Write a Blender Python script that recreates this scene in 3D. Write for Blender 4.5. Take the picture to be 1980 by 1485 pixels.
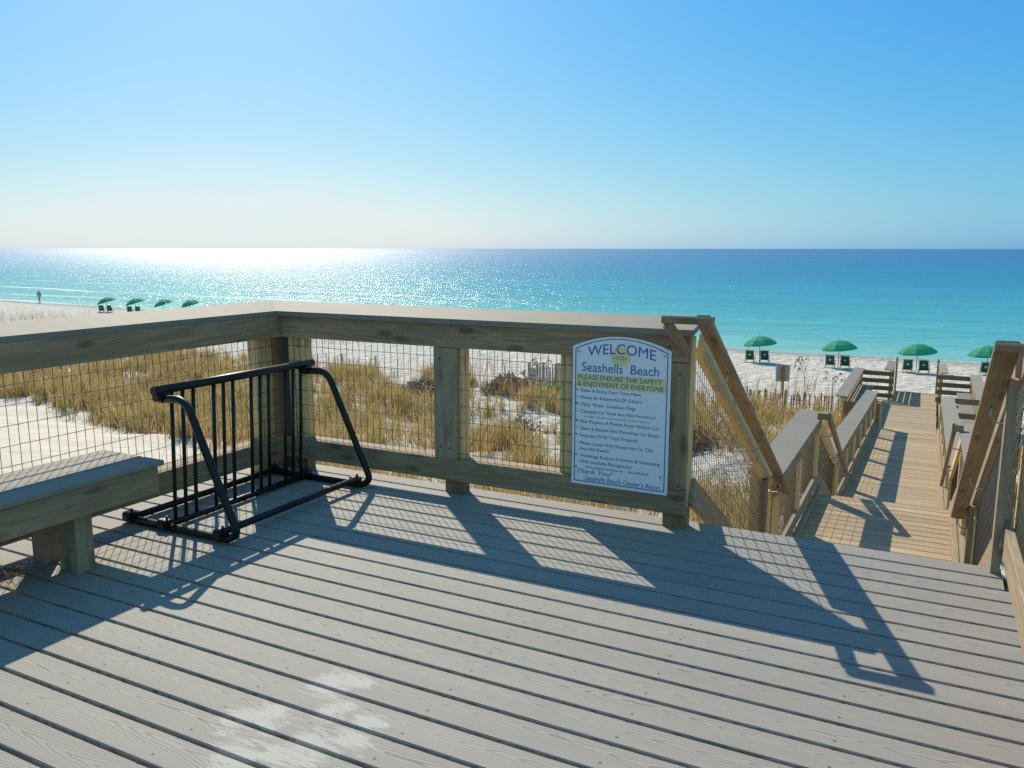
import bpy, bmesh, math, random
import numpy as np
from mathutils import Vector, Matrix
random.seed(7); rng = np.random.default_rng(11)
D = bpy.data; C = bpy.context.scene
R = math.radians
for o in list(D.objects): D.objects.remove(o)

# ------------------------------------------------------------------ camera, sky, sun, exposure
CAM = Vector((3.9417, -4.1767, 1.5120)); YAW, PITCH, ROLL, FPX = 0.474312, 0.164650, 0.000774, 1576.75
F = Vector((-math.sin(YAW)*math.cos(PITCH), math.cos(YAW)*math.cos(PITCH), -math.sin(PITCH)))
Rt = Vector((math.cos(YAW), math.sin(YAW), 0)); Up = Rt.cross(F)
cr, sr = math.cos(ROLL), math.sin(ROLL)
Rt, Up = Rt*cr + Up*sr, Up*cr - Rt*sr
cam = D.cameras.new('camera'); cam.sensor_width = 36; cam.lens = FPX/1980*36
cam.clip_start = 0.05; cam.clip_end = 60000
co = D.objects.new('camera', cam); C.collection.objects.link(co)
M = Matrix((Rt, Up, -F)).transposed().to_4x4(); M.translation = CAM; co.matrix_world = M
C.camera = co

SUN_EL, SUN_AZ = R(38.4), R(45.5)           # azimuth measured from +Y toward -X
SUN = Vector((-math.sin(SUN_AZ)*math.cos(SUN_EL), math.cos(SUN_AZ)*math.cos(SUN_EL), math.sin(SUN_EL)))
w = D.worlds.new('World'); C.world = w; w.use_nodes = True
nt = w.node_tree; nt.nodes.clear()
sky = nt.nodes.new('ShaderNodeTexSky'); sky.sky_type = 'NISHITA'; sky.sun_disc = False
sky.sun_elevation = SUN_EL; sky.sun_rotation = -SUN_AZ
sky.altitude = 0; sky.air_density = 1.0; sky.dust_density = 0.6; sky.ozone_density = 3.0
EXPO = 0.60
# colour response of the sky (per channel power law of the Nishita radiance), limited close to the sun
sep = nt.nodes.new('ShaderNodeSeparateColor'); nt.links.new(sky.outputs[0], sep.inputs[0])
cmb = nt.nodes.new('ShaderNodeCombineColor')
def wmath(op, a, b):
    x = nt.nodes.new('ShaderNodeMath'); x.operation = op
    for i, v in enumerate((a, b)):
        if isinstance(v, (int, float)): x.inputs[i].default_value = v
        else: nt.links.new(v, x.inputs[i])
    return x.outputs[0]
tc = nt.nodes.new('ShaderNodeTexCoord'); dp = nt.nodes.new('ShaderNodeVectorMath'); dp.operation = 'DOT_PRODUCT'
nt.links.new(tc.outputs['Generated'], dp.inputs[0]); dp.inputs[1].default_value = (-math.sin(SUN_AZ), math.cos(SUN_AZ), 0)
away = wmath('MINIMUM', wmath('MAXIMUM', wmath('SUBTRACT', .55, wmath('MULTIPLY', dp.outputs['Value'], .95)), 0.0), 1.0)   # brightness floor added to the unseen sky opposite the sun, to fill shade
for i, (er, eg, eb, k, cap_, low) in enumerate(((2.55, -1.76, 1.24, -4.907, .77, .18), (.607, -.156, .481, -2.268, .87, .52), (.863, -1.499, .965, -.715, 1.0, .72))):
    q = wmath('MULTIPLY', wmath('MULTIPLY', wmath('POWER', sep.outputs[0], er), wmath('POWER', sep.outputs[1], eg)), wmath('POWER', sep.outputs[2], eb))
    q = wmath('MAXIMUM', wmath('MINIMUM', wmath('MULTIPLY', q, math.exp(k)), cap_), wmath('MULTIPLY', away, low))
    nt.links.new(wmath('MULTIPLY', q, 10*2**-EXPO), cmb.inputs[i])
bg = nt.nodes.new('ShaderNodeBackground'); bg.inputs['Strength'].default_value = 0.10
wo = nt.nodes.new('ShaderNodeOutputWorld')
nt.links.new(cmb.outputs[0], bg.inputs['Color']); nt.links.new(bg.outputs[0], wo.inputs[0])
sl = D.lights.new('sun', 'SUN'); sl.energy = 3.9; sl.angle = R(0.4); sl.color = (1.0, 0.92, 0.73)
so = D.objects.new('sun', sl); C.collection.objects.link(so)
so.rotation_euler = (-SUN).to_track_quat('-Z', 'Y').to_euler()
C.view_settings.view_transform = 'Standard'; C.view_settings.look = 'None'
C.view_settings.exposure = EXPO; C.view_settings.gamma = 1.0
C.render.engine = 'CYCLES'; C.cycles.max_bounces = 6; C.cycles.use_denoising = False

# ------------------------------------------------------------------ helpers
class MB:
    """collects beams, boxes and tubes; build() links them as ONE mesh object"""
    def __init__(s): s.v = []; s.f = []; s.g = []; s.sm = []
    def poly(s, pts, faces, gc=None, smooth=False):
        b = len(s.v); s.v += [tuple(p) for p in pts]
        s.f += [tuple(b+i for i in f) for f in faces]; s.sm += [smooth]*len(faces)
        s.g += (gc if gc else [tuple(p) for p in pts])
        return s
    def beam(s, p0, p1, wd, ht, up=(0, 0, 1), ch=0.003, rnd=None):
        p0, p1 = Vector(p0), Vector(p1); d = p1-p0; L = d.length; d.normalize()
        sd = d.cross(Vector(up)).normalized(); u = sd.cross(d)
        a, b = wd/2, ht/2; c = min(ch, a*.4, b*.4)
        pr = [(a-c, b), (a, b-c), (a, -b+c), (a-c, -b), (-a+c, -b), (-a, -b+c), (-a, b-c), (-a+c, b)]
        r = random.random()*50 if rnd is None else rnd
        pts = []; gc = []
        for t, p in ((0, p0), (L, p1)):
            for x, y in pr:
                pts.append(p+sd*x+u*y); gc.append((t+r*3, x+r, y+r))
        fs = [(i, (i+1) % 8, 8+(i+1) % 8, 8+i) for i in range(8)]+[tuple(range(7, -1, -1)), tuple(range(8, 16))]
        return s.poly(pts, fs, gc)
    def box(s, x0, x1, y0, y1, z0, z1, ch=0.003, rnd=None):
        e = (x1-x0, y1-y0, z1-z0); m = e.index(max(e)); c = ((x0+x1)/2, (y0+y1)/2, (z0+z1)/2)
        if m == 0: return s.beam((x0, c[1], c[2]), (x1, c[1], c[2]), e[1], e[2], (0, 0, 1), ch, rnd)
        if m == 1: return s.beam((c[0], y0, c[2]), (c[0], y1, c[2]), e[0], e[2], (0, 0, 1), ch, rnd)
        return s.beam((c[0], c[1], z0), (c[0], c[1], z1), e[0], e[1], (0, 1, 0), ch, rnd)
    def slab(s, top, th, gax=0):
        """prism: quad of top corners, thickness th straight down"""
        bot = [Vector(p)-Vector((0, 0, th)) for p in top]; pts = [Vector(p) for p in top]+bot
        n = len(top); r = random.random()*50
        fs = [tuple(range(n)), tuple(range(2*n-1, n-1, -1))]+[(i, i+n, (i+1) % n+n, (i+1) % n) for i in range(n)]
        gc = [((p[gax]+r*3), p[1-gax]+r, p[2]+r) for p in pts]
        return s.poly(pts, fs, gc)
    def tube(s, pts, r, n=8, smooth=True, r1=None):
        pts = [Vector(p) for p in pts]; k = len(pts); base = len(s.v); up = None
        for i, p in enumerate(pts):
            t = (pts[min(i+1, k-1)]-pts[max(i-1, 0)]).normalized()
            if up is None:
                up = Vector((0, 0, 1)) if abs(t.z) < .9 else Vector((1, 0, 0))
            sd = t.cross(up).normalized(); up = sd.cross(t).normalized()
            rr = r if r1 is None else r+(r1-r)*i/(k-1)
            for j in range(n):
                a = 2*math.pi*j/n; q = p+sd*(math.cos(a)*rr)+up*(math.sin(a)*rr)
                s.v.append(tuple(q)); s.g.append(tuple(q))
        for i in range(k-1):
            for j in range(n):
                a = base+i*n+j; b = base+i*n+(j+1) % n
                s.f.append((a, b, b+n, a+n)); s.sm.append(smooth)
        s.f.append(tuple(base+j for j in range(n-1, -1, -1))); s.sm.append(False)
        s.f.append(tuple(base+(k-1)*n+j for j in range(n))); s.sm.append(False)
        return s
    def build(s, name, mat, parent=None):
        me = D.meshes.new(name); me.from_pydata(s.v, [], s.f)
        me.polygons.foreach_set('use_smooth', s.sm)
        at = me.attributes.new('gc', 'FLOAT_VECTOR', 'POINT'); at.data.foreach_set('vector', np.array(s.g, dtype='f').ravel())
        bm = bmesh.new(); bm.from_mesh(me); bmesh.ops.recalc_face_normals(bm, faces=bm.faces); bm.to_mesh(me); bm.free()
        me.materials.append(mat); o = D.objects.new(name, me); C.collection.objects.link(o)
        if parent: o.parent = parent
        return o

def npmesh(name, V, Fc, mat, parent=None, smooth=False):
    me = D.meshes.new(name); me.from_pydata(V.tolist(), [], Fc); me.update()
    if smooth: me.polygons.foreach_set('use_smooth', [True]*len(me.polygons))
    me.materials.append(mat); o = D.objects.new(name, me); C.collection.objects.link(o)
    if parent: o.parent = parent
    return o
def tag(o, label=None, cat=None, group=None, kind=None):
    if label: o['label'] = label
    if cat: o['category'] = cat
    if group: o['group'] = group
    if kind: o['kind'] = kind
    return o
def thing(name, label, cat, loc=(0, 0, 0), rz=0, group=None):
    o = D.objects.new(name, None); C.collection.objects.link(o); o.empty_display_size = .2
    o.location = loc; o.rotation_euler = (0, 0, rz)
    return tag(o, label, cat, group)
def dup(root, loc, rz=None, label=None, group=None):
    def cp(o, parent):
        c = o.copy(); C.collection.objects.link(c); c.parent = parent
        for ch in [x for x in D.objects if x.parent == o]: cp(ch, c)
        return c
    r = cp(root, None); r.location = loc
    if rz is not None: r.rotation_euler = (0, 0, rz)
    if label: r['label'] = label
    if group: r['group'] = group
    return r

# ------------------------------------------------------------------ materials
class NM:
    def __init__(s, name):
        s.m = D.materials.new(name); s.m.use_nodes = True; s.t = s.m.node_tree
        s.b = s.t.nodes['Principled BSDF']; s.o = s.t.nodes['Material Output']
    def n(s, typ, **k):
        x = s.t.nodes.new('ShaderNode'+typ)
        for a, v in k.items():
            if a in x.inputs: s.set(x.inputs[a], v)
            else: setattr(x, a, v)
        return x
    def set(s, inp, v):
        if hasattr(v, 'links') or isinstance(v, bpy.types.NodeSocket): s.t.links.new(v, inp)
        else: inp.default_value = v
    def math(s, op, a, b=0.0, c=0.0):
        x = s.t.nodes.new('ShaderNodeMath'); x.operation = op
        s.set(x.inputs[0], a); s.set(x.inputs[1], b); s.set(x.inputs[2], c); return x.outputs[0]
    def mix(s, f, a, b, bl='MIX'):
        x = s.t.nodes.new('ShaderNodeMix'); x.data_type = 'RGBA'; x.blend_type = bl
        s.set(x.inputs[0], f); s.set(x.inputs[6], a if not isinstance(a, tuple) else (*a, 1)); s.set(x.inputs[7], b if not isinstance(b, tuple) else (*b, 1))
        return x.outputs[2]
    def ramp(s, f, stops, interp='LINEAR'):
        x = s.t.nodes.new('ShaderNodeValToRGB'); x.color_ramp.interpolation = interp
        e = x.color_ramp.elements
        while len(e) < len(stops): e.new(0.5)
        for q, (p, c) in zip(e, stops):
            q.position = p; q.color = (*c, 1) if isinstance(c, tuple) else (c, c, c, 1)
        s.set(x.inputs[0], f); return x.outputs[0]
    def vec(s, src, scale):
        x = s.t.nodes.new('ShaderNodeMapping'); s.set(x.inputs[0], src); x.inputs['Scale'].default_value = scale; return x.outputs[0]
    def noise(s, v, scale, det=3, rough=.55, dist=0.0):
        x = s.n('TexNoise', Scale=scale, Detail=det, Roughness=rough, Distortion=dist); s.set(x.inputs['Vector'], v); return x.outputs['Fac']
    def attr(s, nm): return s.n('Attribute', attribute_name=nm).outputs['Vector']
    def pos(s): return s.n('NewGeometry').outputs['Position']
    def obj(s): return s.n('TexCoord').outputs['Object']
    def bump(s, h, st, dist=.01):
        x = s.n('Bump', Strength=st, Distance=dist); s.set(x.inputs['Height'], h); s.set(s.b.inputs['Normal'], x.outputs[0])
    def base(s, c): s.set(s.b.inputs['Base Color'], (*c, 1) if isinstance(c, tuple) else c)
    def rough(s, r): s.set(s.b.inputs['Roughness'], r)
    def sep(s, v):
        x = s.n('SeparateXYZ'); s.set(x.inputs[0], v); return x.outputs

def plain(name, col, rough=.6, metal=0.0, var=.25, scale=8):
    m = NM(name); nz = m.noise(m.obj(), scale, 4)
    lo = tuple(c*(1-var) for c in col); hi = tuple(min(1, c*(1+var)) for c in col)
    m.base(m.mix(nz, lo, hi)); m.rough(rough); m.b.inputs['Metallic'].default_value = metal
    return m.m

def wood(name, light, dark, knots=.5, rough=.8, gscale=1.0, tone=.35, vary=.25):
    m = NM(name); g = m.attr('gc')
    big = m.noise(m.vec(g, (.7, 5, 5)), 1.5, 2)
    fib = m.noise(m.vec(g, (2.2*gscale, 90*gscale, 90*gscale)), 1, 4, .6)
    wav = m.noise(m.vec(g, (1.1, 13, 13)), 1.0, 3, .5, 1.4)
    ring = m.math('PINGPONG', m.math('MULTIPLY', wav, 9.0), 1.0)
    col = m.mix(m.math('MULTIPLY', ring, .7), light, dark)
    col = m.mix(m.math('MULTIPLY', fib, .5), col, tuple(c*.6 for c in dark))
    gs = m.sep(g); cx_ = m.n('CombineXYZ'); m.set(cx_.inputs[0], m.math('MULTIPLY', gs[0], 1.9)); m.set(cx_.inputs[1], m.math('MULTIPLY', m.math('ADD', gs[1], gs[2]), 5.5))
    vor = m.n('TexVoronoi', Scale=1.0, Randomness=1.0, voronoi_dimensions='2D'); m.set(vor.inputs['Vector'], cx_.outputs[0])
    kn = m.ramp(vor.outputs['Distance'], [(0.0, 1.0), (.07, .85), (.14, 0.0)])
    col = m.mix(m.math('MULTIPLY', kn, knots), col, tuple(c*.35 for c in dark))
    col = m.mix(m.math('MULTIPLY', m.ramp(big, [(.35, 0.0), (.7, 1.0)]), tone), col, tuple((c+.25*sum(dark)/3)*.75 for c in dark))
    per = m.noise(m.vec(g, (.02, 1.1, 1.1)), 1.7, 1)
    col = m.mix(m.math('MULTIPLY', m.ramp(per, [(.32, 0.0), (.68, 1.0)]), vary), col, tuple(c*.72 for c in dark))
    m.base(col); m.rough(rough); m.b.inputs['Specular IOR Level'].default_value = .25
    m.bump(m.math('ADD', m.math('MULTIPLY', fib, .6), m.math('MULTIPLY', ring, .4)), .35, .002)
    return m.m

def composite(name, base, dark, lines=True):
    """grey composite board with embossed cathedral grain, screw dots and blown sand (deck)"""
    m = NM(name); g = m.attr('gc'); p = m.pos()
    u, v, t = m.sep(g)
    col = base
    wob = m.noise(m.vec(g, (3, 9, 9)), 1.0, 3, .55)
    patch = m.noise(m.vec(g, (.9, 1.0, 1.0)), 1.3, 2)
    bid = m.math('FLOOR', m.math('DIVIDE', m.math('ADD', m.sep(p)[1], 20.0095), .1455))
    rb = m.n('TexWhiteNoise', noise_dimensions='1D'); m.set(rb.inputs['W'], bid)
    vc = m.math('SUBTRACT', m.math('FRACT', m.math('DIVIDE', m.math('ADD', m.sep(p)[1], 20.0095), .1455)), .5)
    vc = m.math('ADD', vc, m.math('MULTIPLY', m.math('SUBTRACT', m.noise(m.vec(g, (1.2, .2, .2)), 1.0, 1), .5), .7))
    par = m.math('MULTIPLY', m.math('POWER', m.math('ABSOLUTE', vc), 1.35), 13.0)
    gg = m.math('SUBTRACT', m.math('MULTIPLY', u, 9.0), m.math('MULTIPLY', par, 1.45))
    gg = m.math('ADD', gg, m.math('MULTIPLY', wob, 4.2))
    wave = m.math('PINGPONG', m.math('MULTIPLY', gg, 2.0), 1.0)
    ln = m.ramp(wave, [(0.0, 1.0), (.18, .55), (.42, 0.0)])
    fine = m.noise(m.vec(g, (5, 160, 5)), 1.0, 3, .6)
    if lines:
        col = m.mix(m.math('MULTIPLY', m.math('MULTIPLY', ln, .95), m.ramp(m.noise(m.vec(g, (2.0, 14, 14)), 1.0, 2), [(.3, .35), (.65, 1.0)])), base, dark)
    col = m.mix(m.math('MULTIPLY', fine, .28), col, tuple(c*.55 for c in base))
    col = m.mix(m.math('MULTIPLY', m.ramp(patch, [(.3, 0.0), (.75, 1.0)]), .22), col, tuple(c*1.25 for c in base))
    col = m.mix(m.math('MULTIPLY', m.math('SUBTRACT', rb.outputs['Value'], .3), .42), col, tuple(c*.72 for c in base))
    if lines:
        # screw heads: two per board on joists every 0.406 m
        fy = m.math('FRACT', m.math('DIVIDE', m.math('ADD', m.sep(p)[1], 20.0095), .1455))
        dx = m.math('MULTIPLY', m.math('SUBTRACT', m.math('FRACT', m.math('ADD', m.math('DIVIDE', m.sep(p)[0], .61), .31)), .5), .61)
        dy = m.math('MULTIPLY', m.math('SUBTRACT', m.math('ABSOLUTE', m.math('SUBTRACT', fy, .5)), .33), .1455)
        dd = m.math('SQRT', m.math('ADD', m.math('MULTIPLY', dx, dx), m.math('MULTIPLY', dy, dy)))
        col = m.mix(m.ramp(dd, [(.0, 1.0), (.0034, 1.0), (.0048, 0.0)]), col, (.035, .033, .03))
        # white sand trodden onto the boards, patches with a shape of their own
        sn = m.noise(m.vec(p, (8.0, 26.0, 1)), 1.0, 7, .8, .6)
        def blob(x, y, r):
            ddx = m.math('SUBTRACT', m.sep(p)[0], x); ddy = m.math('SUBTRACT', m.sep(p)[1], y)
            q = m.math('SQRT', m.math('ADD', m.math('MULTIPLY', ddx, ddx), m.math('MULTIPLY', ddy, ddy)))
            return m.math('MAXIMUM', m.math('SUBTRACT', 1.0, m.math('DIVIDE', q, r)), 0.0)
        bl = 0.0
        for x, y, r in SANDSPOTS:
            bl = m.math('MAXIMUM', bl, blob(x, y, r))
        sm_ = m.ramp(m.math('ADD', m.math('MULTIPLY', sn, 1.5), m.math('MULTIPLY', bl, .38)), [(.86, 0.0), (1.14, 1.0)])
        sm_ = m.math('MULTIPLY', sm_, m.ramp(bl, [(0.0, 0.0), (.25, 1.0)]))
        col = m.mix(m.math('MULTIPLY', sm_, .62), col, (.45, .425, .39))
        specks = m.ramp(m.noise(p, 55, 1), [(.74, 0.0), (.78, 1.0)])
        col = m.mix(m.math('MULTIPLY', specks, .16), col, (.6, .58, .54))
    m.base(col); m.rough(.72); m.b.inputs['Specular IOR Level'].default_value = .3
    m.bump(m.math('SUBTRACT', m.math('MULTIPLY', fine, .5), m.math('MULTIPLY', ln, .6)), .35, .0015)
    return m.m
SANDSPOTS = [(2.16, -2.10, .13), (2.22, -2.06, .11), (2.12, -2.36, .14), (2.04, -2.41, .12), (2.33, -2.42, .15), (2.42, -2.34, .13), (2.30, -2.50, .13), (2.28, -2.24, .10), (2.42, -2.24, .09), (2.18, -2.56, .14)]

M_DECK = composite('deck_composite', (.282, .258, .226), (.07, .066, .06))
M_CAP = composite('cap_composite', (.225, .198, .157), (.13, .11, .085), lines=False)
M_RAIL = wood('pine_rail', (.47, .33, .20), (.22, .15, .085), knots=.8, tone=.45)
M_POST = wood('pine_post', (.85, .62, .28), (.62, .41, .17), knots=.6, tone=.15)
M_TRIM = wood('pine_trim', (.44, .34, .22), (.27, .20, .125), tone=.3)
M_HAND = wood('pine_handrail', (.42, .30, .17), (.22, .155, .085), knots=.7)
M_WALK = wood('pine_walkway', (.62, .46, .285), (.36, .26, .155), knots=.4, gscale=.7, vary=.9)
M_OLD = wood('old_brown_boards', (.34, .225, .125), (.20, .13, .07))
M_WIRE = plain('galvanised_wire', (.16, .155, .145), .33, .9, .25)
M_STEEL = plain('dull_steel', (.35, .36, .37), .4, .8)
M_RACK = plain('black_paint', (.007, .0075, .007), .42, 0.0, .6, 30)
M_RACK.node_tree.nodes['Principled BSDF'].inputs['Specular IOR Level'].default_value = .3
M_BOLT_GAP = plain('dark_bolt_and_gap', (.03, .03, .032), .6)

# ------------------------------------------------------------------ terrain
TY = [-60, -20, 2, 4, 6, 9, 12, 18, 22, 28, 36, 46, 54, 60, 95]
TZ = [-1.7, -1.7, -1.75, -1.9, -2.2, -2.65, -2.9, -3.25, -3.6, -4.15, -4.75, -5.2, -5.55, -6.2, -8]
SEA = -5.6; SEABUMP = .52
def _vn(x, y, s, k):
    return (np.sin(x*s*1.0+k)*np.cos(y*s*1.3+k*2.1)+.6*np.sin(x*s*2.3+y*s*1.7+k*.7)+.35*np.cos(x*s*4.1-y*s*3.3+k*1.9))/1.95
def ground(x, y):
    x = np.asarray(x, float); y = np.asarray(y, float)
    ys = y-np.maximum(0, -x-8)*.095
    z = np.interp(ys, TY, TZ)
    dune = np.clip((ys-4.5)/3, 0, 1)*np.clip((26-ys)/6, 0, 1)
    walk = np.clip(np.abs(x-3.6)/1.4-1.0, 0, 1)
    z = z+dune*walk*.28*_vn(x, y, .55, 1.3)
    be = np.clip((ys-20)/8, 0, 1)*np.clip((52-ys)/6, 0, 1)
    z = z+be*.05*_vn(x, y, 1.1, 4.0)+.04*np.clip((ys-50)/4, 0, 1)*_vn(x, y*.1, .12, .3)
    return z
xs = np.concatenate([np.arange(-420, -90, 10), np.arange(-90, -34, 2), np.arange(-34, 14, .3), np.arange(14, 60, 2), np.arange(60, 420, 12)])
ys = np.concatenate([np.arange(-60, -6, 3), np.arange(-6, 30, .3), np.arange(30, 62, .5), np.arange(62, 98, 2)])
GX, GY = np.meshgrid(xs, ys); GZ = ground(GX, GY)
V = np.stack([GX.ravel(), GY.ravel(), GZ.ravel()], 1); nx, ny = len(xs), len(ys)
ii = (np.arange(ny-1)[:, None]*nx+np.arange(nx-1)[None]).ravel()
Fc = np.stack([ii, ii+1, ii+nx+1, ii+nx], 1).tolist()
m = NM('white_sand'); p = m.pos(); n1 = m.noise(p, .35, 3); n2 = m.noise(m.vec(p, (1, 1.5, 1)), 2.2, 5, .65); n3 = m.noise(p, 40, 2)
col = m.mix(n1, (.61, .555, .475), (.73, .67, .59)); col = m.mix(m.math('MULTIPLY', n3, .25), col, (.46, .43, .39))
wet = m.math('SUBTRACT', m.sep(p)[2], SEA)
col = m.mix(m.ramp(wet, [(0.02, 1.0), (.22, 0.0)]), col, (.30, .28, .23))
px_, py_, pz_ = m.sep(p)
path = m.math('MULTIPLY', m.ramp(m.math('DIVIDE', m.math('MULTIPLY', px_, -1.0), 20.0), [(.12, 0.0), (.22, 1.0)]), m.ramp(m.math('DIVIDE', py_, 20.0), [(.42, 1.0), (.6, 0.0)]))   # trampled beige sand of the path
path = m.math('MULTIPLY', path, m.ramp(m.math('DIVIDE', py_, -20.0), [(.3, 1.0), (.6, .6)]))
col = m.mix(path, col, m.mix(n2, (.53, .455, .35), (.62, .54, .43)))
m.base(col); m.rough(.9); m.b.inputs['Specular IOR Level'].default_value = .15
vo = m.n('TexVoronoi', Scale=1.7, Randomness=1.0, feature='SMOOTH_F1'); m.set(vo.inputs['Vector'], p)
m.bump(m.math('MULTIPLY', m.math('ADD', n2, m.math('MULTIPLY', vo.outputs['Distance'], .9)), m.math('SUBTRACT', 1.0, m.math('MULTIPLY', path, .88))), 1.0, .5)
M_SAND = m.m
tag(npmesh('sand', V, Fc, M_SAND, smooth=True), 'white sand of the dunes and the beach', 'sand', kind='structure')

# ------------------------------------------------------------------ sea
m = NM('sea_water'); p = m.pos(); X, Y, Z = m.sep(p)
sh = m.math('ADD', Y, m.math('MULTIPLY', m.math('MINIMUM', m.math('ADD', X, 8.0), 0.0), .095))   # distance seaward
wn = m.noise(m.vec(p, (.006, .02, 0)), 1.0, 3)
d = m.math('ADD', m.math('SUBTRACT', sh, 53.0), m.math('MULTIPLY', m.math('SUBTRACT', wn, .5), 40.0))
dl = m.math('DIVIDE', m.math('LOGARITHM', m.math('MAXIMUM', d, 1.0), 10.0), 4.0)
col = m.ramp(dl, [(0.0, (.34, .50, .42)), (.22, (.16, .43, .39)), (.38, (.08, .35, .38)), (.47, (.045, .27, .37)), (.56, (.03, .20, .34)), (.68, (.022, .15, .32)), (.85, (.016, .115, .27))])
bar = m.noise(m.vec(p, (.004, .035, 0)), 1.0, 3, .6)
col = m.mix(m.ramp(bar, [(.42, 0.0), (.68, .42)]), col, (.02, .20, .26))
rip = m.noise(m.vec(p, (.025, .32, 0)), 1.0, 4, .6)
col = m.mix(m.ramp(rip, [(.45, 0.0), (.72, .30)]), col, (.03, .26, .27))
# broken foam lines of small shore waves, thickest toward -X
fo = m.noise(m.vec(p, (.06, .45, 0)), 1.0, 5, .65)
fx = m.ramp(m.math('DIVIDE', m.math('MULTIPLY', X, -1.0), 120.0), [(.25, 0.0), (.6, 1.0)])
def band(c, wd):
    return m.math('MAXIMUM', m.math('SUBTRACT', 1.0, m.math('DIVIDE', m.math('ABSOLUTE', m.math('SUBTRACT', m.math('ADD', sh, m.math('MULTIPLY', m.math('SUBTRACT', m.noise(m.vec(p, (.02, .0, 0)), 1.0, 2), .5), 9.0)), c)), wd)), 0.0)
bs = m.math('MAXIMUM', m.math('MAXIMUM', band(55.5, 1.2), band(65.0, 2.6)), m.math('MAXIMUM', band(76, 2.2), band(94, 2.0)))
foam = m.ramp(m.math('ADD', m.math('MULTIPLY', bs, .6), m.math('MULTIPLY', fo, .6)), [(.62, 0.0), (.78, 1.0)])
foam = m.math('MULTIPLY', m.math('MULTIPLY', foam, fx), m.ramp(m.noise(m.vec(p, (.017, .10, 0)), 1.0, 3), [(.44, 0.0), (.58, 1.0)]))
edge = m.ramp(m.math('SUBTRACT', sh, m.math('MULTIPLY', m.math('SUBTRACT', m.noise(m.vec(p, (.15, .0, 0)), 1.0, 3), .5), 1.5)), [(0.0, 0.0), (1.0, 0.0)])
col = m.mix(foam, col, (.8, .82, .82))
b1 = m.noise(m.vec(p, (.30, .62, 0)), 1.0, 5, .6, .3); b2 = m.noise(m.vec(p, (2.0, 3.2, 0)), 1.0, 3, .55)
b3 = m.noise(m.vec(p, (.03, .12, 0)), 1.0, 2)
hgt = m.math('ADD', m.math('ADD', m.math('MULTIPLY', b1, 1.0), m.math('MULTIPLY', b2, .13)), m.math('MULTIPLY', b3, 1.6))
bp_ = m.n('Bump', Strength=1.0, Distance=SEABUMP); m.set(bp_.inputs['Height'], hgt); nrm = bp_.outputs[0]
df = m.n('BsdfDiffuse'); m.set(df.inputs['Color'], col); cd = m.n('CameraData').outputs['View Distance']; gl_ = m.n('BsdfGlossy'); m.set(gl_.inputs['Roughness'], m.ramp(m.math('DIVIDE', m.math('LOGARITHM', cd, 10.0), 4.0), [(.53, .17), (.68, .27), (.80, .31)])); m.set(gl_.inputs['Normal'], nrm); m.set(df.inputs['Normal'], nrm)
fr_ = m.n('Fresnel', IOR=1.33); m.set(fr_.inputs['Normal'], nrm)
fac = m.math('MULTIPLY', m.math('MINIMUM', m.math('MULTIPLY', fr_.outputs[0], .55), .26), m.math('SUBTRACT', 1.0, foam))
mx = m.n('MixShader'); m.set(mx.inputs[0], fac); m.t.links.new(df.outputs[0], mx.inputs[1]); m.t.links.new(gl_.outputs[0], mx.inputs[2]); m.t.links.new(mx.outputs[0], m.o.inputs['Surface'])
sx = np.array([-20000, -3000, -600, -150, 60, 400, 3000, 20000.]); sy = np.array([49, 120, 400, 1500, 6000, 30000.])
GX, GY = np.meshgrid(sx, sy); V = np.stack([GX.ravel(), GY.ravel(), np.full(GX.size, SEA)], 1); nx = len(sx)
ii = (np.arange(len(sy)-1)[:, None]*nx+np.arange(nx-1)[None]).ravel()
tag(npmesh('sea', V, np.stack([ii, ii+1, ii+nx+1, ii+nx], 1).tolist(), m.m), 'turquoise sea deepening to blue at the horizon', 'sea', kind='structure')

# ------------------------------------------------------------------ deck
S = .1455; G0 = -.237
b = MB(); nb = -3
EDGE = G0+3*S+.012
while True:
    y1 = G0-nb*S; y0 = y1-S
    if y1 < -6.2: break
    b.beam((-.35 if y1 < .1 else -.2, (y0+y1)/2, -.018), (4.75 if y1 < .05 else 4.33, (y0+y1)/2, -.018), S-.0135, .036, ch=.004, rnd=(nb*7.31) % 40); nb += 1
deck = b.build('deck', M_DECK); tag(deck, 'grey composite deck with dark gaps between its boards', 'deck', kind='structure')
b = MB()
b.box(-.2, 4.36, .14, .18, -.24, -.038)
for x in np.arange(-.1, 4.6, .406): b.box(x-.019, x+.019, -6.2, .138, -.24, -.038)
b.build('joist_frame', M_OLD, deck)

# ------------------------------------------------------------------ railings
def wires_rect(b, o, ux, uz, L, H, px=.05, pz=.10, r=.0018, off=.02):
    """welded wire panel spanned by ux (length L) and uz (height H) from o"""
    o, ux, uz = Vector(o), Vector(ux), Vector(uz); n = ux.cross(uz).normalized()*r*1.6
    k = int(L/px)
    for i in range(k+1):
        a = o+ux*(off*0+i*px); b.tube([a, a+uz*H], r, 5, True)
    k = int(H/pz)
    for i in range(k+1):
        a = o+uz*(i*pz+.04)+n
        if i*pz+.04 < H: b.tube([a, a+ux*L], r, 6, True)

CT, CB, BB, RT, RB = 1.098, 1.0665, .922, .2275, .0905
def cap_slab(b, inner, outer, th=.0315):
    b.slab([inner[0], inner[1], outer[1], outer[0]], th)
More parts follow.
